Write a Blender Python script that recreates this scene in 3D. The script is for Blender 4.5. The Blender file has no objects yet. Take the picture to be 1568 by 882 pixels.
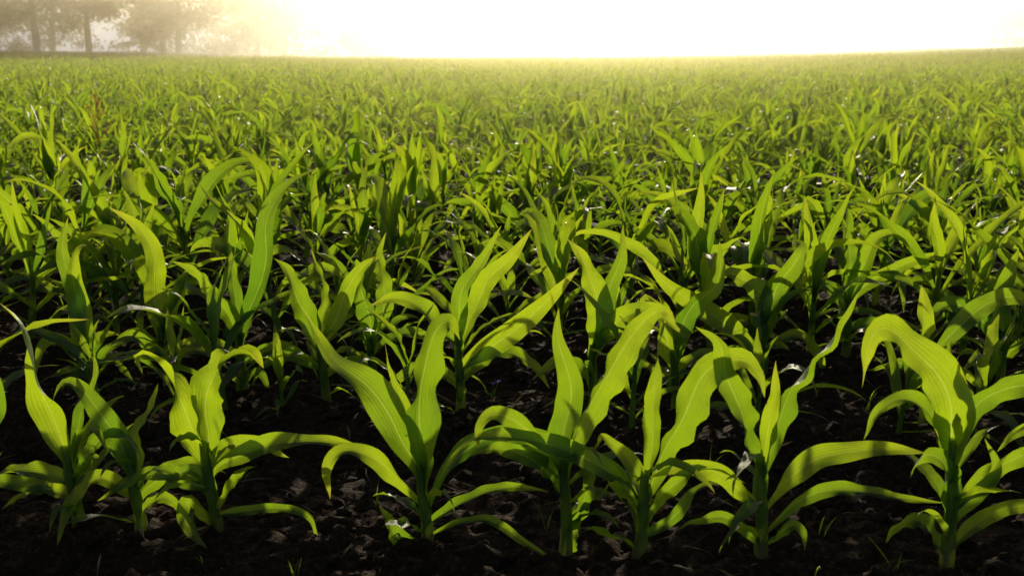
import bpy, math, random
import numpy as np
from mathutils import Vector, noise
R = random.Random(7)
rad = math.radians
scene = bpy.context.scene
scene.view_settings.view_transform = 'Standard'
scene.view_settings.look = 'None'
scene.view_settings.exposure = 0

# ------------------------------------------------------------------ sun / sky
SUN_EL, SUN_AZ = rad(12.0), rad(3.2)
w = bpy.data.worlds.new("World"); scene.world = w; w.use_nodes = True
nt = w.node_tree; nt.nodes.clear()
sky = nt.nodes.new('ShaderNodeTexSky'); sky.sky_type = 'NISHITA'; sky.sun_disc = False
sky.sun_elevation = SUN_EL; sky.sun_rotation = SUN_AZ; sky.dust_density = 2.5; sky.air_density = 1.0
bg = nt.nodes.new('ShaderNodeBackground'); bg.inputs[1].default_value = 0.08
out = nt.nodes.new('ShaderNodeOutputWorld')
nt.links.new(sky.outputs[0], bg.inputs[0]); nt.links.new(bg.outputs[0], out.inputs[0])
sd = Vector((math.sin(SUN_AZ)*math.cos(SUN_EL), math.cos(SUN_AZ)*math.cos(SUN_EL), math.sin(SUN_EL)))
ld = bpy.data.lights.new("sun", 'SUN'); ld.energy = 5.0; ld.angle = rad(0.6); ld.color = (1.0, 0.88, 0.64)
lo = bpy.data.objects.new("sun", ld); scene.collection.objects.link(lo)
lo.rotation_euler = (-sd).to_track_quat('-Z', 'Y').to_euler(); lo.location = sd*50

# ------------------------------------------------------------------ camera
cd = bpy.data.cameras.new("camera"); cam = bpy.data.objects.new("camera", cd)
scene.collection.objects.link(cam); scene.camera = cam
cam.location = (0, 0, 1.0); cam.rotation_euler = (rad(90-12.2), 0, 0)
cd.lens = 38.6; cd.sensor_width = 36; cd.clip_start = 0.05; cd.clip_end = 3000
cd.dof.use_dof = True; cd.dof.focus_distance = 2.9; cd.dof.aperture_fstop = 6.3

# ------------------------------------------------------------------ helpers
def sm(a, b, x):
    t = min(1, max(0, (x-a)/(b-a))); return t*t*(3-2*t)
ROW0, SLOPE, PITCH = 2.08, -0.09, 0.75
def terrain(x, y):
    k = sm(15, 85, y)
    q = 0.00034 if x < 0 else 0.00050
    h = k*q*min(x*x, 2500)
    ph = (y - ROW0 - SLOPE*x)/PITCH
    h += 0.022*math.cos(2*math.pi*ph)*(1-sm(20, 40, y))
    return h
def link(ob):
    scene.collection.objects.link(ob); return ob
def mk(name, V, F, mats, UV=None, MI=None, smooth=True, linkit=True):
    me = bpy.data.meshes.new(name); me.from_pydata([tuple(v) for v in V], [], F)
    for m in mats: me.materials.append(m)
    if MI is not None: me.polygons.foreach_set('material_index', MI)
    if smooth: me.polygons.foreach_set('use_smooth', [True]*len(me.polygons))
    if UV is not None:
        l = me.uv_layers.new(name='UVMap'); idx = np.zeros(len(me.loops), dtype=np.int32)
        me.loops.foreach_get('vertex_index', idx)
        uva = np.array(UV, dtype=np.float32)[idx]; l.data.foreach_set('uv', uva.ravel())
    me.update()
    ob = bpy.data.objects.new(name, me)
    if linkit: link(ob)
    return ob
class Buf:
    def __init__(s): s.V=[]; s.F=[]; s.UV=[]; s.MI=[]; s.n=0
def N(nt, t, **k):
    n = nt.nodes.new(t)
    for a, b in k.items(): setattr(n, a, b)
    return n
def mat(name):
    m = bpy.data.materials.new(name); m.use_nodes = True
    m.node_tree.nodes.clear(); return m, m.node_tree
def math_(nt, op, a, b=None, c=None):
    n = N(nt, 'ShaderNodeMath', operation=op)
    for i, v in enumerate((a, b, c)):
        if v is None: continue
        if hasattr(v, 'links'): nt.links.new(v, n.inputs[i])
        else: n.inputs[i].default_value = v
    return n.outputs[0]
def mixc(nt, f, a, b):
    n = N(nt, 'ShaderNodeMix', data_type='RGBA')
    for s, v in ((0, f), (6, a), (7, b)):
        if hasattr(v, 'links'): nt.links.new(v, n.inputs[s])
        else: n.inputs[s].default_value = v if s == 0 else (*v, 1)
    return n.outputs[2]

# ------------------------------------------------------------------ materials
def leaf_material():
    m, nt = mat("corn_leaf"); L = nt.links
    uv = N(nt, 'ShaderNodeUVMap'); sp = N(nt, 'ShaderNodeSeparateXYZ'); L.new(uv.outputs[0], sp.inputs[0])
    u, v = sp.outputs[0], sp.outputs[1]
    s = math_(nt, 'FRACT', v); idn = math_(nt, 'FLOOR', v)
    oi = N(nt, 'ShaderNodeObjectInfo')
    wn = N(nt, 'ShaderNodeTexWhiteNoise', noise_dimensions='2D')
    cb = N(nt, 'ShaderNodeCombineXYZ'); L.new(idn, cb.inputs[0]); L.new(math_(nt,'MULTIPLY',oi.outputs['Random'],37.0), cb.inputs[1])
    L.new(cb.outputs[0], wn.inputs['Vector']); rnd = wn.outputs['Value']
    tc = N(nt, 'ShaderNodeTexCoord')
    nz = N(nt, 'ShaderNodeTexNoise'); nz.inputs['Scale'].default_value = 16; nz.inputs['Detail'].default_value = 5
    L.new(tc.outputs['Object'], nz.inputs['Vector'])
    d = math_(nt, 'ABSOLUTE', math_(nt, 'SUBTRACT', u, 0.5))
    rib = math_(nt, 'MAXIMUM', math_(nt, 'SUBTRACT', 1.0, math_(nt,'DIVIDE', d, 0.045)), 0.0)
    veins = math_(nt, 'SINE', math_(nt, 'MULTIPLY', u, 170.0))
    veins2 = math_(nt, 'SINE', math_(nt, 'MULTIPLY', u, 61.0))
    st = N(nt, 'ShaderNodeTexNoise'); st.inputs['Scale'].default_value = 1; st.inputs['Detail'].default_value = 4
    cs = N(nt, 'ShaderNodeCombineXYZ'); L.new(math_(nt,'MULTIPLY',u,16.0), cs.inputs[0]); L.new(math_(nt,'MULTIPLY',v,4.0), cs.inputs[1])
    L.new(cs.outputs[0], st.inputs['Vector'])
    var = math_(nt, 'ADD', math_(nt,'MULTIPLY',rnd,0.66), math_(nt,'MULTIPLY',nz.outputs['Fac'],0.34))
    base = mixc(nt, var, (0.018,0.068,0.026), (0.055,0.125,0.030))
    base = mixc(nt, math_(nt,'MULTIPLY',rib,0.6), base, (0.17,0.26,0.08))
    tr = mixc(nt, var, (0.085,0.27,0.008), (0.58,0.74,0.016))
    f = math_(nt,'MULTIPLY',math_(nt,'ADD',math_(nt,'MULTIPLY',veins,0.22),math_(nt,'MULTIPLY',st.outputs['Fac'],1.4)),0.27)
    tr = mixc(nt, f, tr, (0.10,0.27,0.006))
    tr = mixc(nt, math_(nt,'MULTIPLY',rib,0.45), tr, (0.58,0.70,0.12))
    tr = mixc(nt, math_(nt,'MULTIPLY',math_(nt,'POWER',s,2.4),0.34), tr, (0.80,0.86,0.03))  # backlit glow put into the colour: blade brightens from base to tip
    tipf = math_(nt,'MULTIPLY', math_(nt,'MULTIPLY', math_(nt,'POWER', s, 16.0), math_(nt,'POWER',rnd,2.0)), 0.9)
    base = mixc(nt, tipf, base, (0.30,0.22,0.08)); tr = mixc(nt, tipf, tr, (0.6,0.42,0.10))
    bp = N(nt, 'ShaderNodeBump'); bp.inputs['Strength'].default_value = 0.55; bp.inputs['Distance'].default_value = 0.004
    hgt = math_(nt,'ADD', math_(nt,'MULTIPLY',veins,0.08), math_(nt,'ADD', math_(nt,'MULTIPLY',veins2,0.10), math_(nt,'MULTIPLY',nz.outputs['Fac'],4.0)))
    L.new(hgt, bp.inputs['Height'])
    pb = N(nt, 'ShaderNodeBsdfPrincipled'); L.new(base, pb.inputs['Base Color'])
    L.new(math_(nt,'ADD',0.34,math_(nt,'MULTIPLY',st.outputs['Fac'],0.24)), pb.inputs['Roughness'])
    pb.inputs['Specular IOR Level'].default_value = 0.75; L.new(bp.outputs[0], pb.inputs['Normal'])
    tb = N(nt, 'ShaderNodeBsdfTranslucent'); L.new(tr, tb.inputs[0]); L.new(bp.outputs[0], tb.inputs['Normal'])
    mx = N(nt, 'ShaderNodeMixShader'); mx.inputs[0].default_value = 0.55
    L.new(pb.outputs[0], mx.inputs[1]); L.new(tb.outputs[0], mx.inputs[2])
    o = N(nt, 'ShaderNodeOutputMaterial'); L.new(mx.outputs[0], o.inputs[0]); return m
def simple(name, c1, c2, scale=10, rough=0.8, trans=None, bump=0.0, tf=0.4):
    m, nt = mat(name); L = nt.links
    tc = N(nt, 'ShaderNodeTexCoord'); nz = N(nt, 'ShaderNodeTexNoise'); nz.inputs['Scale'].default_value = scale
    nz.inputs['Detail'].default_value = 6; L.new(tc.outputs['Object'], nz.inputs['Vector'])
    c = mixc(nt, nz.outputs['Fac'], c1, c2)
    pb = N(nt, 'ShaderNodeBsdfPrincipled'); L.new(c, pb.inputs['Base Color']); pb.inputs['Roughness'].default_value = rough
    pb.inputs['Specular IOR Level'].default_value = 0.3
    if bump:
        bp = N(nt, 'ShaderNodeBump'); bp.inputs['Distance'].default_value = bump; L.new(nz.outputs['Fac'], bp.inputs['Height']); L.new(bp.outputs[0], pb.inputs['Normal'])
    o = N(nt, 'ShaderNodeOutputMaterial')
    if trans:
        tb = N(nt, 'ShaderNodeBsdfTranslucent'); tb.inputs[0].default_value = (*trans, 1)
        mx = N(nt, 'ShaderNodeMixShader'); mx.inputs[0].default_value = tf
        L.new(pb.outputs[0], mx.inputs[1]); L.new(tb.outputs[0], mx.inputs[2]); L.new(mx.outputs[0], o.inputs[0])
    else: L.new(pb.outputs[0], o.inputs[0])
    return m
M_leaf = leaf_material()
def stalk_material():
    m, nt = mat("corn_stalk"); L = nt.links
    tc = N(nt, 'ShaderNodeTexCoord'); nz = N(nt, 'ShaderNodeTexNoise'); nz.inputs['Scale'].default_value = 20
    L.new(tc.outputs['Object'], nz.inputs['Vector'])
    sp = N(nt, 'ShaderNodeSeparateXYZ'); L.new(tc.outputs['Object'], sp.inputs[0])
    mr = N(nt, 'ShaderNodeMapRange'); mr.inputs[1].default_value = 0.0; mr.inputs[2].default_value = 0.06; L.new(sp.outputs[2], mr.inputs[0])
    c = mixc(nt, nz.outputs['Fac'], (0.08,0.17,0.03), (0.17,0.26,0.06))
    c = mixc(nt, mr.outputs[0], (0.22,0.13,0.09), c)
    pb = N(nt, 'ShaderNodeBsdfPrincipled'); L.new(c, pb.inputs['Base Color']); pb.inputs['Roughness'].default_value = 0.4
    tb = N(nt, 'ShaderNodeBsdfTranslucent'); tb.inputs[0].default_value = (.50,.62,.05,1)
    mx = N(nt, 'ShaderNodeMixShader'); mx.inputs[0].default_value = .5
    L.new(pb.outputs[0], mx.inputs[1]); L.new(tb.outputs[0], mx.inputs[2])
    o = N(nt, 'ShaderNodeOutputMaterial'); L.new(mx.outputs[0], o.inputs[0]); return m
M_stalk = stalk_material()
M_stalk_f = simple("corn_stalk_field", (0.07,0.16,0.03), (0.15,0.24,0.05), 25, 0.45, (0.45,0.55,0.05), 0.002, 0.45)
M_dry = simple("dry_straw", (0.11,0.07,0.04), (0.25,0.17,0.09), 30, 0.8, (0.30,0.20,0.10), 0, 0.3)
M_weed = simple("weed_green", (0.04,0.10,0.02), (0.09,0.17,0.03), 30, 0.5, (0.4,0.55,0.03), 0, 0.5)
M_purple = simple("weed_petal", (0.25,0.08,0.5), (0.4,0.2,0.7), 30, 0.5, (0.5,0.25,0.8), 0, 0.5)
M_red = simple("dock_seed", (0.16,0.05,0.02), (0.28,0.10,0.05), 30, 0.7, (0.75,0.22,0.07), 0, 0.5)
M_bark = simple("bark", (0.09,0.07,0.045), (0.18,0.14,0.10), 3, 0.9, None, 0.02)
M_tleaf = simple("tree_foliage", (0.045,0.055,0.018), (0.11,0.11,0.035), 0.5, 0.6, (0.50,0.42,0.08), 0, 0.5)
def soil_mat():
    m, nt = mat("soil"); L = nt.links
    tc = N(nt, 'ShaderNodeTexCoord')
    def nz(s, d=8, r=0.6):
        n = N(nt, 'ShaderNodeTexNoise'); n.inputs['Scale'].default_value = s; n.inputs['Detail'].default_value = d; n.inputs['Roughness'].default_value = r
        L.new(tc.outputs['Object'], n.inputs['Vector']); return n.outputs['Fac']
    a, b, c = nz(3), nz(70), nz(240, 4)
    col = mixc(nt, a, (0.020,0.011,0.006), (0.050,0.027,0.015))
    rmp = N(nt, 'ShaderNodeMapRange'); rmp.inputs[1].default_value=.5; rmp.inputs[2].default_value=.72; L.new(b, rmp.inputs[0])
    col = mixc(nt, rmp.outputs[0], col, (0.11,0.064,0.036))
    bp = N(nt, 'ShaderNodeBump'); bp.inputs['Distance'].default_value = 0.016; bp.inputs['Strength'].default_value=1.0
    L.new(math_(nt,'ADD',b,math_(nt,'MULTIPLY',c,0.4)), bp.inputs['Height'])
    pb = N(nt, 'ShaderNodeBsdfPrincipled'); L.new(col, pb.inputs['Base Color']); pb.inputs['Roughness'].default_value = 0.9
    pb.inputs['Specular IOR Level'].default_value = 0.1; L.new(bp.outputs[0], pb.inputs['Normal'])
    o = N(nt, 'ShaderNodeOutputMaterial'); L.new(pb.outputs[0], o.inputs[0]); return m
M_soil = soil_mat()

# ------------------------------------------------------------------ ground
def clod(x, y):
    p = Vector((x, y, 0))
    h = 0.030*(noise.noise(p*4)) + 0.026*abs(noise.noise(p*11)) + 0.020*noise.noise(p*24) + 0.016*noise.noise(p*52)
    return h
xs = list(np.arange(-3.6, 3.6, 0.020)); st = 0.022; x = 3.6; ext=[]
while x < 700: ext.append(x); st *= 1.12; x += st
xs = [-e for e in reversed(ext[1:])] + [-3.6+0.0] + xs[1:] + ext
ys = list(np.arange(1.2, 4.2, 0.012))+list(np.arange(4.2, 7.0, 0.025)); st = 0.025; y = 7.0
while y < 1500: ys.append(y); st *= 1.07; y += st
ys = [-20, -8, -3, -1, 0, 0.5, 0.9] + ys
V = []
for y in ys:
    for x in xs:
        z = terrain(x, y)
        if 0.4 < y < 9 and abs(x) < 5: z += clod(x, y)
        elif y < 40: z += 0.02*noise.noise(Vector((x*3, y*3, 0)))
        V.append((x, y, z))
nx = len(xs); F = []
for j in range(len(ys)-1):
    for i in range(nx-1):
        a = j*nx+i; F.append((a, a+1, a+nx+1, a+nx))
mk("soil_ground", V, F, [M_soil])

# ------------------------------------------------------------------ leaves
def resample(P, n):
    P = [np.array(p, float) for p in P]
    E = [2*P[0]-P[1]] + P + [2*P[-1]-P[-2]]
    dense = []
    for i in range(1, len(E)-2):
        p0, p1, p2, p3 = E[i-1:i+3]
        for t in np.linspace(0, 1, 14, endpoint=False):
            dense.append(0.5*((2*p1)+(-p0+p2)*t+(2*p0-5*p1+4*p2-p3)*t*t+(-p0+3*p1-3*p2+p3)*t**3))
    dense.append(P[-1]); D = np.array(dense)
    seg = np.r_[0, np.cumsum(np.linalg.norm(np.diff(D, axis=0), axis=1))]
    t = np.linspace(0, seg[-1], n)
    return np.stack([np.interp(t, seg, D[:, k]) for k in range(3)], 1)
def profile(s, m=0.40):
    a = 0.36 + 0.64*sm(0.02, m, s)
    b = 1.0 if s < m else max(0.0, 1-((s-m)/(1-m))**1.7)
    return a*b
lid = [0]
def add_leaf(B, pts, Nref, W, ns=14, nc=4, ripple=0.12, fold=(1.15, 0.35), rnd=R, twist=0.0):
    T = np.gradient(pts, axis=0); T /= np.linalg.norm(T, axis=1)[:, None]+1e-9
    S = np.cross(T, Nref); S /= np.linalg.norm(S, axis=1)[:, None]+1e-9
    for i in range(1, len(S)):
        if np.dot(S[i], S[i-1]) < 0: S[i] = -S[i]
    for _ in range(2): S[1:-1] = (S[:-2]+S[1:-1]*2+S[2:])/4
    S /= np.linalg.norm(S, axis=1)[:, None]+1e-9
    Nn = np.cross(S, T)
    ph1, ph2 = rnd.uniform(0, 6.28), rnd.uniform(0, 6.28); fr = rnd.uniform(10, 24); fr2 = fr*rnd.uniform(.7, 1.3)
    wob = rnd.uniform(.02, .18); wp = rnd.uniform(0, 6.28); pm = rnd.uniform(.32, .48); lw = rnd.uniform(.0, .16); lp = rnd.uniform(0, 6.28)
    lid[0] += 1; L0 = lid[0] % 200; v0 = B.n
    kink = rnd.uniform(.45, .8); ka = rnd.choice([0, 0, 1])*rnd.uniform(-1.4, 1.4)
    for i in range(ns+1):
        s = i/ns; hw = W*0.5*profile(s, pm); fo = fold[0]*(1-sm(0, 0.3, s)) + fold[1]*sm(0, 0.3, s)*(1-0.4*s)
        env = sm(0.12, 0.35, s)
        ta = twist*sm(.15, 1, s)+0.25*env*math.sin(8*s+wp)+ka*sm(kink-.12, kink+.12, s)
        Sv = S[i]*math.cos(ta)+Nn[i]*math.sin(ta); Nv = Nn[i]*math.cos(ta)-S[i]*math.sin(ta)
        C = pts[i]+Nn[i]*(W*wob*env*math.sin(s*11+wp))+S[i]*(W*lw*env*math.sin(s*7+lp))
        for j in range(nc+1):
            q = 2*j/nc-1; aq = abs(q)
            r = ripple*hw*env*aq*aq*(math.sin(fr*s*1.7+ph1) if q < 0 else math.sin(fr2*s*1.7+ph2))
            p = C + Sv*(q*hw*math.cos(fo*0.9)) + Nv*(hw*(aq**1.3)*math.sin(fo) + r)
            B.V.append(p); B.UV.append((j/nc, L0+0.005+0.98*s))
    for i in range(ns):
        for j in range(nc):
            a = v0+i*(nc+1)+j; B.F.append((a, a+1, a+nc+2, a+nc+1)); B.MI.append(0)
    B.n += (ns+1)*(nc+1)
def add_tube(B, pts, radii, sides=8, mi=1):
    P = np.array(pts, float); T = np.gradient(P, axis=0); T /= np.linalg.norm(T, axis=1)[:, None]+1e-9
    v0 = B.n
    for i in range(len(P)):
        ref = np.array([1, 0, 0]) if abs(T[i][0]) < 0.8 else np.array([0, 1, 0])
        a = np.cross(T[i], ref); a /= np.linalg.norm(a); b = np.cross(T[i], a)
        for k in range(sides):
            th = 2*math.pi*k/sides
            B.V.append(P[i]+(a*math.cos(th)+b*math.sin(th))*radii[i]); B.UV.append((k/sides, i/len(P)))
    for i in range(len(P)-1):
        for k in range(sides):
            c = v0+i*sides; B.F.append((c+k, c+(k+1) % sides, c+sides+(k+1) % sides, c+sides+k)); B.MI.append(mi)
    B.n += len(P)*sides
def free_leaf(B, z0, az, e0, e1, Ln, W, rnd, ns=14, nc=4, roll=0.0, x0=(0, 0), power=1.5, drift=0.3):
    p = np.array([x0[0], x0[1], z0], float); pts = [p.copy()]; Ns = []
    dr = rnd.uniform(-drift, drift); tw = rnd.uniform(-1.0, 1.0)
    for i in range(ns+1):
        s = i/ns; e = e0+(e1-e0)*s**power; a = az+dr*s
        d = np.array([math.cos(e)*math.cos(a), math.cos(e)*math.sin(a), math.sin(e)])
        n = np.array([-math.sin(e)*math.cos(a), -math.sin(e)*math.sin(a), math.cos(e)])
        sd_ = np.cross(d, n); r = (roll+tw*s)
        Ns.append(n*math.cos(r)+sd_*math.sin(r))
        if i < ns: pts.append(pts[-1]+d*Ln/ns)
    add_leaf(B, np.array(pts), np.array(Ns), W, ns, nc, rnd=rnd, fold=(1.15, rnd.uniform(.3, .6)), ripple=rnd.uniform(.1, .3))
def corn_random(B, rnd, H=0.42, ns=14, nc=4):
    hs = H*rnd.uniform(0.42, 0.52)
    lean = (rnd.uniform(-.025, .025), rnd.uniform(-.025, .025))
    n = 6
    add_tube(B, [(lean[0]*t, lean[1]*t, -0.03+(hs+0.03)*t) for t in np.linspace(0, 1, n)], [0.0115*H/.42*(1-0.45*t) for t in np.linspace(0, 1, n)], 7)
    az = rnd.uniform(0, 6.28); nl = rnd.randint(8, 10)
    for k in range(nl):
        t = k/(nl-1); z0 = hs*(0.10+0.86*t); az += math.pi+rnd.uniform(-.6, .6)
        Ln = H*(0.46+0.55*math.sin(math.pi*min(1, 0.12+t*0.72)))*rnd.uniform(.75, 1.15)
        W = H*rnd.uniform(.085, .135)*(0.55+0.45*sm(0, .5, t))
        if t > 0.85: Ln = H*rnd.uniform(.48, .68); W *= .8; e0, e1 = rnd.uniform(1.25, 1.52), rnd.uniform(0.2, 1.4)
        elif t > 0.6: e0, e1 = rnd.uniform(1.1, 1.45), rnd.uniform(-1.4, 1.1)
        elif t > 0.3: e0, e1 = rnd.uniform(.8, 1.2), rnd.uniform(-1.5, 0.1)
        else: e0, e1 = rnd.uniform(.4, 0.9), rnd.uniform(-1.3, -0.2)
        free_leaf(B, z0, az, e0, e1, Ln, W, rnd, ns, nc, roll=rnd.uniform(-.5, .5), x0=(lean[0]*z0/hs, lean[1]*z0/hs), power=rnd.uniform(1.0, 2.6))

# ------------------------------------------------------------------ individually shaped foreground plants
# each: x, y, unit size (m), stalk top (dx,dz), leaves [(width, facing0, facing1, depth, [(dx,dz[,dy])...])]
U1 = 0.00135
HERO = []
def plant(x, y, top, leaves, U=U1, extra=5): HERO.append((x, y, U, top, leaves, extra))
plant(-1.10, 2.15, (-5,120), [(42,.9,.8,.0,[(-5,90),(10,150),(30,200),(15,270),(-30,330)]),(30,.5,.5,.03,[(0,80),(60,70),(110,60),(150,20)])])
plant(-.909, 2.14, (-4,140), [
 (60,.95,.8,.02,[(-3,110),(-14,170),(-32,225),(-44,285),(-62,330),(-82,362)]),
 (36,.5,.6,-.05,[(-4,80),(-50,98),(-105,92),(-150,70)]),
 (30,.4,.5,.05,[(0,55),(-40,68),(-90,52),(-130,30)]),
 (38,.6,.5,-.04,[(0,70),(30,115),(62,150),(100,150),(128,120)]),
 (26,.7,.7,.06,[(0,120),(14,190),(30,240),(26,290)])])
plant(-.775, 2.13, (-5,120), [
 (46,.9,.6,-.03,[(-5,90),(-22,150),(-46,195),(-72,232),(-92,240,-10),(-104,215,-30)]),
 (36,.9,.8,.05,[(0,100),(0,150),(14,190),(30,240)]),
 (34,.5,.5,-.05,[(-3,60),(-50,88),(-90,55),(-108,0),(-112,-20)]),
 (32,.5,.5,.04,[(3,60),(40,100),(90,110),(125,92)]),
 (24,.5,.5,-.06,[(3,30),(45,60),(80,40),(95,10)])])
plant(-.615, 2.12, (-6,150), [
 (62,.95,.7,-.02,[(-6,120),(-20,180),(-45,230),(-70,268),(-90,272,20),(-102,240,45)]),
 (64,.95,.7,.03,[(-4,125),(0,195),(14,245),(40,285),(60,276,40),(68,240,70)]),
 (40,.5,.55,.04,[(2,105),(60,135),(120,148),(180,150),(250,128)]),
 (36,.5,.6,.08,[(2,120),(40,145),(80,145),(110,120)]),
 (20,.5,.6,-.04,[(4,30),(70,42),(140,36),(158,10),(162,-35)]),
 (36,.8,.9,-.05,[(0,20),(-30,55),(-36,30),(-20,0),(2,-18)]),
 (34,.5,.5,-.03,[(-4,70),(-60,98),(-120,85),(-170,60)]),
 (24,.6,.5,-.07,[(0,80),(-25,105),(-55,90),(-75,60)])])
plant(-.173, 2.07, (-6,130), [
 (60,.85,.75,-.03,[(-6,110),(-40,185),(-80,240),(-125,278),(-144,310),(-160,358)]),
 (68,1,.8,.03,[(-4,115),(-6,200),(0,275),(16,330),(38,342,20),(50,300,55)]),
 (36,.55,.6,-.05,[(-6,70),(-60,130),(-112,148),(-142,118),(-138,75)]),
 (38,.5,.6,.05,[(6,60),(45,135),(110,170),(200,160),(270,115),(305,60)]),
 (28,.5,.5,-.04,[(4,35),(65,76),(120,95),(180,90)]),
 (34,.9,.9,-.03,[(0,-10),(-30,10),(-52,35),(-70,64)]),
 (20,.5,.5,-.06,[(4,15),(90,42),(150,8),(200,-30)]),
 (20,.9,.8,.06,[(-4,150),(-25,210),(-50,270),(-62,320)])])
plant(.104, 2.03, (2,150), [
 (54,1,.9,.0,[(0,130),(-2,200),(2,262),(-12,325),(-5,372)]),
 (64,.85,.8,.04,[(4,150),(35,225),(70,300),(115,360),(142,375),(165,350,30)]),
 (38,.5,.6,-.05,[(-4,120),(-50,188),(-96,218),(-122,200),(-126,165)]),
 (30,.9,.9,.03,[(4,40),(26,80),(40,140),(46,175)]),
 (34,.55,.6,-.05,[(-3,90),(-50,150),(-100,170),(-140,150)]),
 (26,.8,.8,-.03,[(2,0),(16,30),(24,70)])])
plant(.245, 2.01, (14,140), [
 (32,1,.8,.03,[(15,130),(20,210),(20,280),(32,370)]),
 (66,.75,.8,.0,[(18,110),(50,200),(92,278),(140,305),(168,285),(180,250)]),
 (40,.5,.65,-.04,[(4,70),(-30,125),(-90,165),(-170,188),(-240,178),(-290,120)]),
 (30,.6,.5,-.05,[(6,50),(42,110),(100,138),(155,118)]),
 (32,.9,.8,.05,[(14,100),(-10,150),(-45,190),(-60,170)]),
 (22,.5,.5,.03,[(2,30),(50,60),(90,110),(140,120)])])
plant(.49, 2.01, (-4,160), [
 (54,.9,.8,-.02,[(-5,130),(-36,205),(-58,270),(-76,325),(-110,352)]),
 (44,.8,.8,.04,[(4,150),(26,240),(55,292),(92,340),(128,402)]),
 (42,.55,.6,.0,[(8,90),(60,145),(140,168),(245,162)]),
 (28,.55,.6,-.04,[(8,45),(72,98),(150,106),(258,88)]),
 (24,.55,.55,-.04,[(-4,25),(-55,66),(-105,64),(-132,48)]),
 (36,.55,.55,.03,[(-4,75),(-55,128),(-108,143),(-165,125)]),
 (30,.9,.8,-.05,[(-4,140),(-2,210),(5,250),(2,300)]),
 (24,.7,.6,-.05,[(3,20),(35,50),(55,45),(62,15)])])
plant(.856, 2.0, (-6,190), [
 (76,.85,.6,-.03,[(-6,150),(-16,225),(-40,290),(-90,332),(-130,342),(-152,312),(-150,262)]),
 (40,.55,.55,.03,[(4,170),(30,240),(90,268),(165,245),(210,190)]),
 (34,.5,.6,-.04,[(-6,150),(-35,210),(-85,242),(-125,225),(-146,188)]),
 (44,.8,.7,-.05,[(-4,90),(-20,140),(-60,165),(-85,130)]),
 (34,.5,.55,.03,[(6,80),(60,142),(140,178),(200,170)]),
 (28,.5,.55,-.04,[(6,20),(60,80),(140,92),(190,80)]),
 (30,.7,.7,.03,[(-3,10),(-38,60),(-68,50),(-80,20)]),
 (30,.9,.8,.06,[(2,180),(10,240),(-6,300),(-10,350)]),
 (28,.9,.8,-.06,[(0,60),(30,100),(50,140),(30,190)])])
plant(1.11, 2.0, (-6,150), [(40,.6,.6,0,[(-5,120),(-40,180),(-90,200),(-140,170)]),(50,.9,.8,.03,[(0,130),(10,220),(30,290),(40,340)])])
U2 = 0.00190
plant(-1.24, 3.10, (-2,85), [
 (48,1,.8,.0,[(-4,60),(-6,125),(-14,180),(-10,226),(-4,236,20)]),
 (26,.6,.6,-.04,[(-4,60),(-40,88),(-62,75),(-72,35)]),
 (20,.5,.5,.04,[(2,40),(30,75),(70,90),(105,60)]),
 (34,.9,.8,.08,[(0,80),(-20,160),(-35,230),(-30,290)]),
 (20,.5,.5,-.05,[(0,30),(-30,40),(-60,20)]),
 (22,.6,.6,.05,[(0,50),(30,60),(50,20)])], U2)
plant(-1.08, 3.3, (-4,100), [
 (46,.95,.7,.0,[(-4,80),(-10,160),(-14,225),(-40,270),(-82,300)]),
 (22,.6,.6,.04,[(4,100),(28,165),(75,205),(122,218)]),
 (32,.9,.8,-.05,[(-3,60),(-30,85),(-55,80),(-80,50)]),
 (34,.9,.8,.05,[(2,90),(20,150),(45,190),(60,170)]),
 (22,.5,.5,-.04,[(2,30),(40,60),(80,50),(110,20)])], U2)
plant(-.80, 3.12, (0,110), [
 (50,.9,.7,.02,[(4,100),(24,165),(42,225),(52,280),(86,330),(132,362)]),
 (40,.85,.7,-.02,[(-2,100),(-26,165),(-55,195),(-88,214)]),
 (26,.5,.5,-.04,[(4,60),(55,82),(100,62),(120,30)]),
 (26,.5,.5,.03,[(-4,60),(-45,90),(-90,85),(-120,60)]),
 (22,.5,.5,-.06,[(-2,20),(30,40),(48,0)]),
 (26,.9,.8,.04,[(0,120),(-8,190),(-12,250)])], U2)
plant(-.535, 3.0, (-2,110), [
 (46,.85,.7,-.03,[(-4,95),(-22,150),(-46,200),(-68,220)]),
 (34,.8,.7,.03,[(2,100),(30,165),(60,205),(95,230)]),
 (24,.5,.5,.0,[(-4,60),(-50,80),(-90,60),(-110,30)]),
 (24,.5,.5,-.05,[(4,50),(40,65),(75,45),(90,15)]),
 (22,.9,.8,.03,[(0,110),(2,180),(-10,240)])], U2)
plant(-.425, 3.2, (0,100), [
 (42,.95,.8,.0,[(0,90),(-6,150),(-18,195),(-26,215),(-30,190,-20)]),
 (34,.8,.7,.0,[(2,95),(22,150),(20,215),(30,262)]),
 (26,.5,.5,-.04,[(4,70),(50,100),(90,95),(120,65)]),
 (24,.5,.5,.04,[(-2,50),(-40,75),(-70,60)])], U2)
plant(-.144, 2.88, (0,125), [
 (40,.85,.75,.0,[(4,110),(34,190),(70,225),(104,272)]),
 (30,.8,.7,.04,[(0,120),(4,180),(30,225),(62,280)]),
 (42,.6,.7,-.03,[(6,75),(70,120),(120,165),(170,215)]),
 (40,.55,.5,.02,[(-4,110),(-45,150),(-90,172),(-130,165)]),
 (30,.55,.5,-.05,[(4,60),(60,95),(105,80),(130,40)]),
 (26,.55,.5,-.04,[(-4,50),(-50,75),(-90,50),(-105,15)])], U2)
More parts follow.
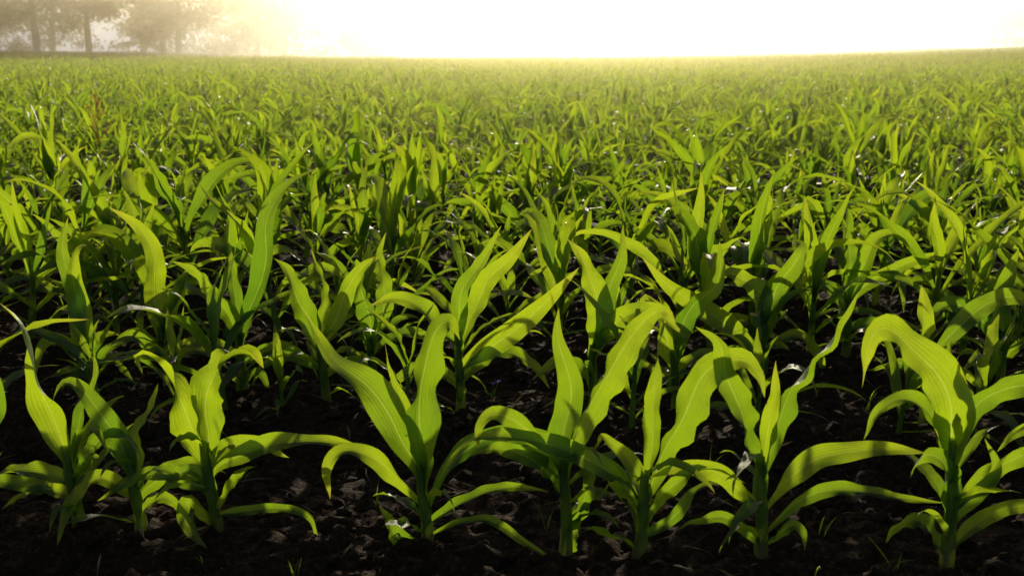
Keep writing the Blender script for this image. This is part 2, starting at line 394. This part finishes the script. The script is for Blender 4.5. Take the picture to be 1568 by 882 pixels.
plant(.215, 2.86, (4,110), [
 (46,.9,.7,-.01,[(4,90),(14,150),(-8,215),(-40,262)]),
 (36,.7,.7,.03,[(4,100),(46,150),(90,160),(130,120)]),
 (36,.9,.8,.05,[(2,100),(20,170),(40,230),(44,290)]),
 (26,.5,.5,-.04,[(-4,60),(-45,85),(-85,60)])], U2)
plant(.46, 2.95, (-4,100), [
 (38,.9,.7,.0,[(-4,80),(-25,140),(-50,170),(-60,140)]),
 (38,.9,.8,.03,[(0,90),(20,160),(50,200),(60,260)]),
 (26,.5,.5,-.04,[(4,60),(45,90),(80,60)]),
 (24,.5,.5,.0,[(-4,40),(-50,70),(-90,40)])], U2)
plant(.78, 3.3, (4,95), [
 (42,.7,.7,-.05,[(-4,40),(-45,75),(-115,125),(-205,200)]),
 (52,.95,.8,.0,[(4,80),(20,145),(40,190),(52,225),(40,232,30)]),
 (40,.8,.75,.03,[(0,100),(-8,140),(-40,175),(-92,210)]),
 (26,.5,.5,.03,[(4,50),(60,75),(100,40),(110,-20)]),
 (24,.5,.5,-.03,[(-4,30),(-50,50),(-90,20)])], U2)
plant(1.10, 3.5, (2,100), [
 (40,.9,.7,.0,[(2,90),(20,150),(38,200),(70,215),(95,190)]),
 (36,.8,.7,.02,[(-4,80),(-40,130),(-70,140),(-80,110)]),
 (30,.8,.7,.04,[(2,95),(40,130),(110,170),(205,180)]),
 (26,.5,.5,-.03,[(4,40),(50,60),(90,30)]),
 (34,1,.8,.06,[(0,100),(4,180),(-10,250)])], U2)
plant(1.12, 2.84, (-6,110), [
 (44,1,.8,.0,[(-6,80),(-12,125),(-10,170),(-16,205)]),
 (36,.6,.6,.02,[(0,95),(40,145),(110,185),(190,150)]),
 (26,.5,.5,-.04,[(-4,60),(-50,90),(-90,80)]),
 (26,.5,.5,.04,[(4,50),(50,80),(90,50)])], U2)
plant(1.48, 3.2, (0,100), [
 (48,.95,.8,.0,[(0,90),(-6,150),(2,200),(14,235)]),
 (40,.6,.6,.02,[(-2,80),(-40,120),(-90,140),(-140,100)]),
 (26,.5,.5,-.04,[(4,60),(50,80),(90,60)])], U2)

for (x, y, U, top, leaves, extra) in HERO:
    B = Buf(); rr = random.Random(int((x*977+y*131)*100)+1)
    sx, sz = top[0]*U, top[1]*U
    sides = 10; n = 9; r0 = 10.5*U*(1 if U == U1 else .75)
    add_tube(B, [(sx*t+0.004*math.sin(5*t), 0.003*math.sin(7*t), -0.03+(sz+0.03)*t) for t in np.linspace(0, 1, n)],
             [r0*(1.05-0.42*t+0.05*math.sin(13*t)) for t in np.linspace(0, 1, n)], sides)
    for (W, f0, f1, dep, pl) in leaves:
        z1 = pl[0][1]; zb = max(-5, z1-28)
        P = [(top[0]*zb/max(1, top[1]), zb, 0)] + [tuple(p)+(0,)*(3-len(p)) for p in pl]
        ctr = [(p[0]*U, p[2]*U, p[1]*U) for p in P]
        ns = 34; C = resample(ctr, ns+1); NR = []
        dd = dep+rr.uniform(-.04, .04)
        ph = rr.uniform(0, 6.28); am = rr.uniform(.3, .9)
        for i in range(ns+1):
            s = i/ns; dy = dd*s**1.4; C[i][1] += dy; C[i][2] -= dy*0.33
            f = f0+(f1-f0)*s
            NR.append((am*math.sin(s*3.5+ph), -f, 1.02-f))
        add_leaf(B, C, np.array(NR), W*U*.86, ns, 8, ripple=rr.uniform(.12, .36), fold=(1.2, rr.uniform(.3, .7)), rnd=rr, twist=rr.uniform(-.55, .55))
    sc = 1 if U == U1 else 1.05
    for k in range(extra):
        az = (math.pi/2 if k % 2 else -math.pi/2)+rr.uniform(-1.3, 1.3)
        free_leaf(B, sz*(0.10+0.19*k), az, rr.uniform(.6, 1.3), rr.uniform(-1.3, .3), rr.uniform(.12, .23)*sc, rr.uniform(.018, .034)*sc, rr, 16, 6)
    o = mk("corn_plant", B.V, B.F, [M_leaf, M_stalk], B.UV, B.MI)
    o.location = (x, y, terrain(x, y)-0.003)

# ------------------------------------------------------------------ instanced field
col = bpy.data.collections.new("corn_plants_field_source")
NVAR = 24
for k in range(NVAR):
    B = Buf(); corn_random(B, random.Random(200+k), H=0.38+0.022*(k % 4))
    col.objects.link(mk("field_corn_%02d" % k, B.V, B.F, [M_leaf, M_stalk_f], B.UV, B.MI, linkit=False))
PV, PR, PS, PI = [], [], [], []
rg = random.Random(5); row = 0
while True:
    yc = ROW0+PITCH*row
    if yc > 92: break
    wd = 1.6+yc*0.56
    step = 0.155 if yc < 30 else 0.19
    x = -wd
    while x < wd:
        x += step*rg.uniform(.55, 1.5)
        y = yc+SLOPE*x*(1-sm(20, 60, yc))+rg.gauss(0, .028)
        if row == 0 and abs(x) < 1.22: continue
        small = False
        if row == 1 and abs(x) < 1.62:
            if rg.random() < .4: continue
            small = True
        if any((x-h[0])**2+(y-h[1])**2 < 0.1**2 for h in HERO): continue
        if rg.random() < .05: continue
        PV.append((x, y, terrain(x, y)-0.004)); PR.append((rg.gauss(0, .10), rg.gauss(0, .10), rg.uniform(0, 6.28)))
        s = rg.gauss(1.0, .17)*(1+0.14*noise.noise(Vector((x*.3, y*.3, 0))))*(.75 if small else 1)*(1.07 if 2 <= row <= 6 else 1)
        PS.append(min(1.4, max(.55, s))); PI.append(rg.randrange(NVAR))
    row += 1
me = bpy.data.meshes.new("corn_field"); me.from_pydata(PV, [], [])
a = me.attributes.new("rot", 'FLOAT_VECTOR', 'POINT'); a.data.foreach_set('vector', np.array(PR, np.float32).ravel())
a = me.attributes.new("scl", 'FLOAT', 'POINT'); a.data.foreach_set('value', np.array(PS, np.float32))
a = me.attributes.new("idx", 'INT', 'POINT'); a.data.foreach_set('value', np.array(PI, np.int32))
fo = link(bpy.data.objects.new("corn_field", me))
ng = bpy.data.node_groups.new("plant_rows", 'GeometryNodeTree')
ng.interface.new_socket(name="Geometry", in_out='INPUT', socket_type='NodeSocketGeometry')
ng.interface.new_socket(name="Geometry", in_out='OUTPUT', socket_type='NodeSocketGeometry')
gi, go = ng.nodes.new('NodeGroupInput'), ng.nodes.new('NodeGroupOutput')
ci = ng.nodes.new('GeometryNodeCollectionInfo'); ci.inputs['Collection'].default_value = col
ci.inputs['Separate Children'].default_value = True; ci.inputs['Reset Children'].default_value = True
ip = ng.nodes.new('GeometryNodeInstanceOnPoints'); ip.inputs['Pick Instance'].default_value = True
def na(nm, t):
    n = ng.nodes.new('GeometryNodeInputNamedAttribute'); n.data_type = t; n.inputs['Name'].default_value = nm; return n.outputs['Attribute']
ng.links.new(gi.outputs[0], ip.inputs['Points']); ng.links.new(ci.outputs[0], ip.inputs['Instance'])
ng.links.new(na('idx', 'INT'), ip.inputs['Instance Index']); ng.links.new(na('rot', 'FLOAT_VECTOR'), ip.inputs['Rotation'])
ng.links.new(na('scl', 'FLOAT'), ip.inputs['Scale']); ng.links.new(ip.outputs[0], go.inputs[0])
md = fo.modifiers.new("rows", 'NODES'); md.node_group = ng
print("field plants", len(PV))

# ------------------------------------------------------------------ clods, straw, small weeds
import bmesh
bm = bmesh.new(); bmesh.ops.create_icosphere(bm, subdivisions=2, radius=1)
tv = np.array([v.co[:] for v in bm.verts]); tf = [tuple(v.index for v in f.verts) for f in bm.faces]; bm.free()
V, F = [], []; n0 = 0; rc = random.Random(3)
for i in range(3600):
    y = 1.5+7.0*rc.random()**1.5; x = rc.uniform(-1, 1)*(0.6+y*.56)
    s = 0.003+0.016*rc.random()**3
    off = Vector((rc.uniform(0, 99),)*3)
    d = np.array([1+0.6*noise.noise(Vector(v)*1.6+off) for v in tv])[:, None]
    P = tv*d*np.array([s*rc.uniform(.8, 1.5), s*rc.uniform(.8, 1.3), s*rc.uniform(.5, .9)])
    th = rc.uniform(0, 6.28); c, q = math.cos(th), math.sin(th)
    P = np.stack([P[:, 0]*c-P[:, 1]*q, P[:, 0]*q+P[:, 1]*c, P[:, 2]], 1)+np.array([x, y, terrain(x, y)+clod(x, y)+s*.25])
    V += [tuple(p) for p in P]; F += [tuple(a+n0 for a in f) for f in tf]; n0 += len(tv)
mk("soil_clods", V, F, [M_soil])
B = Buf()
for i in range(800):
    y = 1.6+6*rc.random()**1.4; x = rc.uniform(-1, 1)*(0.5+y*.55); Ln = rc.uniform(.015, .12); az = rc.uniform(0, 6.28)
    z = terrain(x, y)+clod(x, y)+.004
    free_leaf(B, z, az, rc.uniform(.0, .5), rc.uniform(-.5, .2), Ln, rc.uniform(.002, .009), rc, 6, 2, x0=(x, y), drift=1.2)
mk("straw_litter", B.V, B.F, [M_dry], B.UV, [0]*len(B.F))
B = Buf()
for i in range(130):
    y = 1.9+6*rc.random()**1.2; x = rc.uniform(-1, 1)*(0.5+y*.55); z = terrain(x, y)+clod(x, y)-.003
    for k in range(rc.randint(1, 3)):
        e = rc.uniform(.9, 1.5)
        free_leaf(B, z, rc.uniform(0, 6.28), e, e-rc.uniform(.2, 1.4), rc.uniform(.03, .11), rc.uniform(.003, .005), rc, 7, 2, x0=(x+rc.uniform(-.01, .01), y))
mk("grass_weeds", B.V, B.F, [M_weed], B.UV, [0]*len(B.F))
for (x, y) in ((-.06, 3.05),):
    B = Buf(); z = terrain(x, y)
    for s in range(2):
        dx, dy = rc.uniform(-.03, .03), rc.uniform(-.03, .03); h = rc.uniform(.05, .08)
        add_tube(B, [(dx*t, dy*t, h*t) for t in (0, .5, 1)], [.0015]*3, 5, 0)
        for p in range(5):
            n1 = len(B.F); free_leaf(B, h, p*1.256, .5, .1, .011, .008, rc, 4, 2, x0=(dx, dy))
            for q in range(n1, len(B.F)): B.MI[q] = 1
        free_leaf(B, h*.3, rc.uniform(0, 6), .7, 0, .04, .015, rc, 6, 2, x0=(dx*.3, dy*.3))
    o = mk("purple_wildflower", B.V, B.F, [M_weed, M_purple], B.UV, B.MI); o.location = (x, y, z)
B = Buf(); add_tube(B, [(0, 0, 0), (.01, 0, .25), (0, 0, .45), (.02, 0, .74)], [.004, .004, .003, .001], 6, 0)
for k in range(7):
    z0 = .38+.045*k; az = k*2.4; L = .20*(1-k*.09)
    tip = (L*.55*math.cos(az), L*.55*math.sin(az), z0+L*.7)
    add_tube(B, [(0, 0, z0), (tip[0]*.6, tip[1]*.6, z0+L*.35), tip], [.002, .002, .001], 5, 0)
    for q in range(18):
        t = rc.uniform(.35, 1); free_leaf(B, z0+(tip[2]-z0)*t, rc.uniform(0, 6.28), .3, -.3, .016, .012, rc, 3, 2, x0=(tip[0]*t, tip[1]*t))
o = mk("dock_weed", B.V, B.F, [M_red], B.UV, [0]*len(B.F)); o.location = (-3.0, 8.0, terrain(-3.0, 8))

# ------------------------------------------------------------------ trees
def leafcloud(B, c, r, n, size, rnd):
    for i in range(n):
        g = np.array([rnd.gauss(0, 1), rnd.gauss(0, 1), rnd.gauss(0, .75)])*r*.55+np.array(c)
        a = np.array([rnd.gauss(0, 1) for _ in range(3)]); a /= np.linalg.norm(a)
        b = np.cross(a, [rnd.gauss(0, 1) for _ in range(3)]); b /= np.linalg.norm(b)
        s = size*rnd.uniform(.5, 1.3)
        B.V += [g-a*s, g-b*s*.5, g+a*s, g+b*s*.5]; B.UV += [(0, 0)]*4
        B.F.append((B.n, B.n+1, B.n+2, B.n+3)); B.MI.append(0); B.n += 4
def tree(name, x, y, H, seed, lowlimb=0.18, lean=0.0, dens=1.0, spread=.3):
    rnd = random.Random(seed); B = Buf(); n = 9
    path = [np.array([lean*H*t+.02*H*math.sin(3*t+seed), .015*H*math.sin(4*t+seed*2), H*.88*t-.2]) for t in np.linspace(0, 1, n)]
    add_tube(B, path, [H*.021*(1-.85*t)+.03 for t in np.linspace(0, 1, n)], 8)
    for k in range(24):
        t = lowlimb+(1-lowlimb)*(k/24)**1.1; t = min(.98, t)
        p0 = path[int(t*(n-1))]*(1-(t*(n-1)) % 1)+path[min(n-1, int(t*(n-1))+1)]*((t*(n-1)) % 1)
        az = k*2.4+rnd.uniform(-.4, .4); L = H*spread*(1.1-.65*t)*rnd.uniform(.7, 1.2); e = rnd.uniform(-.1, .8)
        tip = p0+np.array([math.cos(az)*L*math.cos(e), math.sin(az)*L*math.cos(e), L*math.sin(e)*.8])
        mid = (p0+tip)/2+np.array([0, 0, .08*L])
        add_tube(B, [p0, mid, tip], [H*.007*(1-.5*t), H*.005*(1-.5*t), .02], 5)
        for q in range(5):
            f = rnd.uniform(.3, 1.15); c = p0+(tip-p0)*f+np.array([rnd.gauss(0, .3), rnd.gauss(0, .3), rnd.gauss(0, .35)-.3])*H*.06
            leafcloud(B, c, H*.075*rnd.uniform(.6, 1.3), int(55*dens), .24, rnd)
    o = mk(name, B.V, B.F, [M_tleaf, M_bark], B.UV, B.MI, smooth=False); o.location = (x, y, terrain(x, y)); return o
TR = [(-57,118,15,.2,.0),(-51.5,112,14,.28,-.12),(-46.0,108,17,.2,.02),(-41.5,110,15,.26,.04),(-36.5,118,15,.14,0),(-33,112,14,.2,.03),
      (-27,120,15,.12,0),(-24.0,118,14,.12,0),(-17,126,8,.06,0),(-63,110,16,.12,0),(-70,120,17,.1,0),(-44,135,18,.05,0),(-34,138,16,.05,0),(-54,132,17,.05,0),
      (-60,130,16,.05,0)]
for i, (x, y, H, ll, ln) in enumerate(TR): tree("broadleaf_tree", x, y, H, 31+i, ll, ln, 1.0, .31)
for i, (x, y, H) in enumerate([(70,160,13),(76,150,16),(84,152,18)]): tree("broadleaf_tree", x, y, H, 71+i, .08, 0, 1.0, .34)
B = Buf(); rt = random.Random(9)
for i in range(90):
    x = -75+62*rt.random(); leafcloud(B, (x, 120+rt.uniform(-5, 8), .9+terrain(x, 115)), rt.uniform(.6, 1.5), 45, .2, rt)
mk("distant_hedge", B.V, B.F, [M_tleaf], B.UV, [0]*len(B.F), smooth=False)

# ------------------------------------------------------------------ morning mist: thin added glow layer over the crop, thicker beyond it
def mist(dens, g, colr, y0, y1, z1):
    m, nt = mat("mist"); vs = N(nt, 'ShaderNodeVolumeScatter'); vs.inputs['Density'].default_value = dens
    vs.inputs['Anisotropy'].default_value = g; vs.inputs['Color'].default_value = (*colr, 1)
    o = N(nt, 'ShaderNodeOutputMaterial'); nt.links.new(vs.outputs[0], o.inputs['Volume'])
    x0, x1, z0 = -260, 260, -2
    V = [(x0,y0,z0),(x1,y0,z0),(x1,y1,z0),(x0,y1,z0),(x0,y0,z1),(x1,y0,z1),(x1,y1,z1),(x0,y1,z1)]
    F = [(0,3,2,1),(4,5,6,7),(0,1,5,4),(1,2,6,5),(2,3,7,6),(3,0,4,7)]
    mk("morning_mist", V, F, [m], smooth=False)
mist(0.0028, 0.80, (1, .86, .56), 6, 71.9, 7.5)  # golden layer added to veil the field in warm glow
mist(0.0175, 0.66, (1, .94, .74), 72, 420, 7.6)
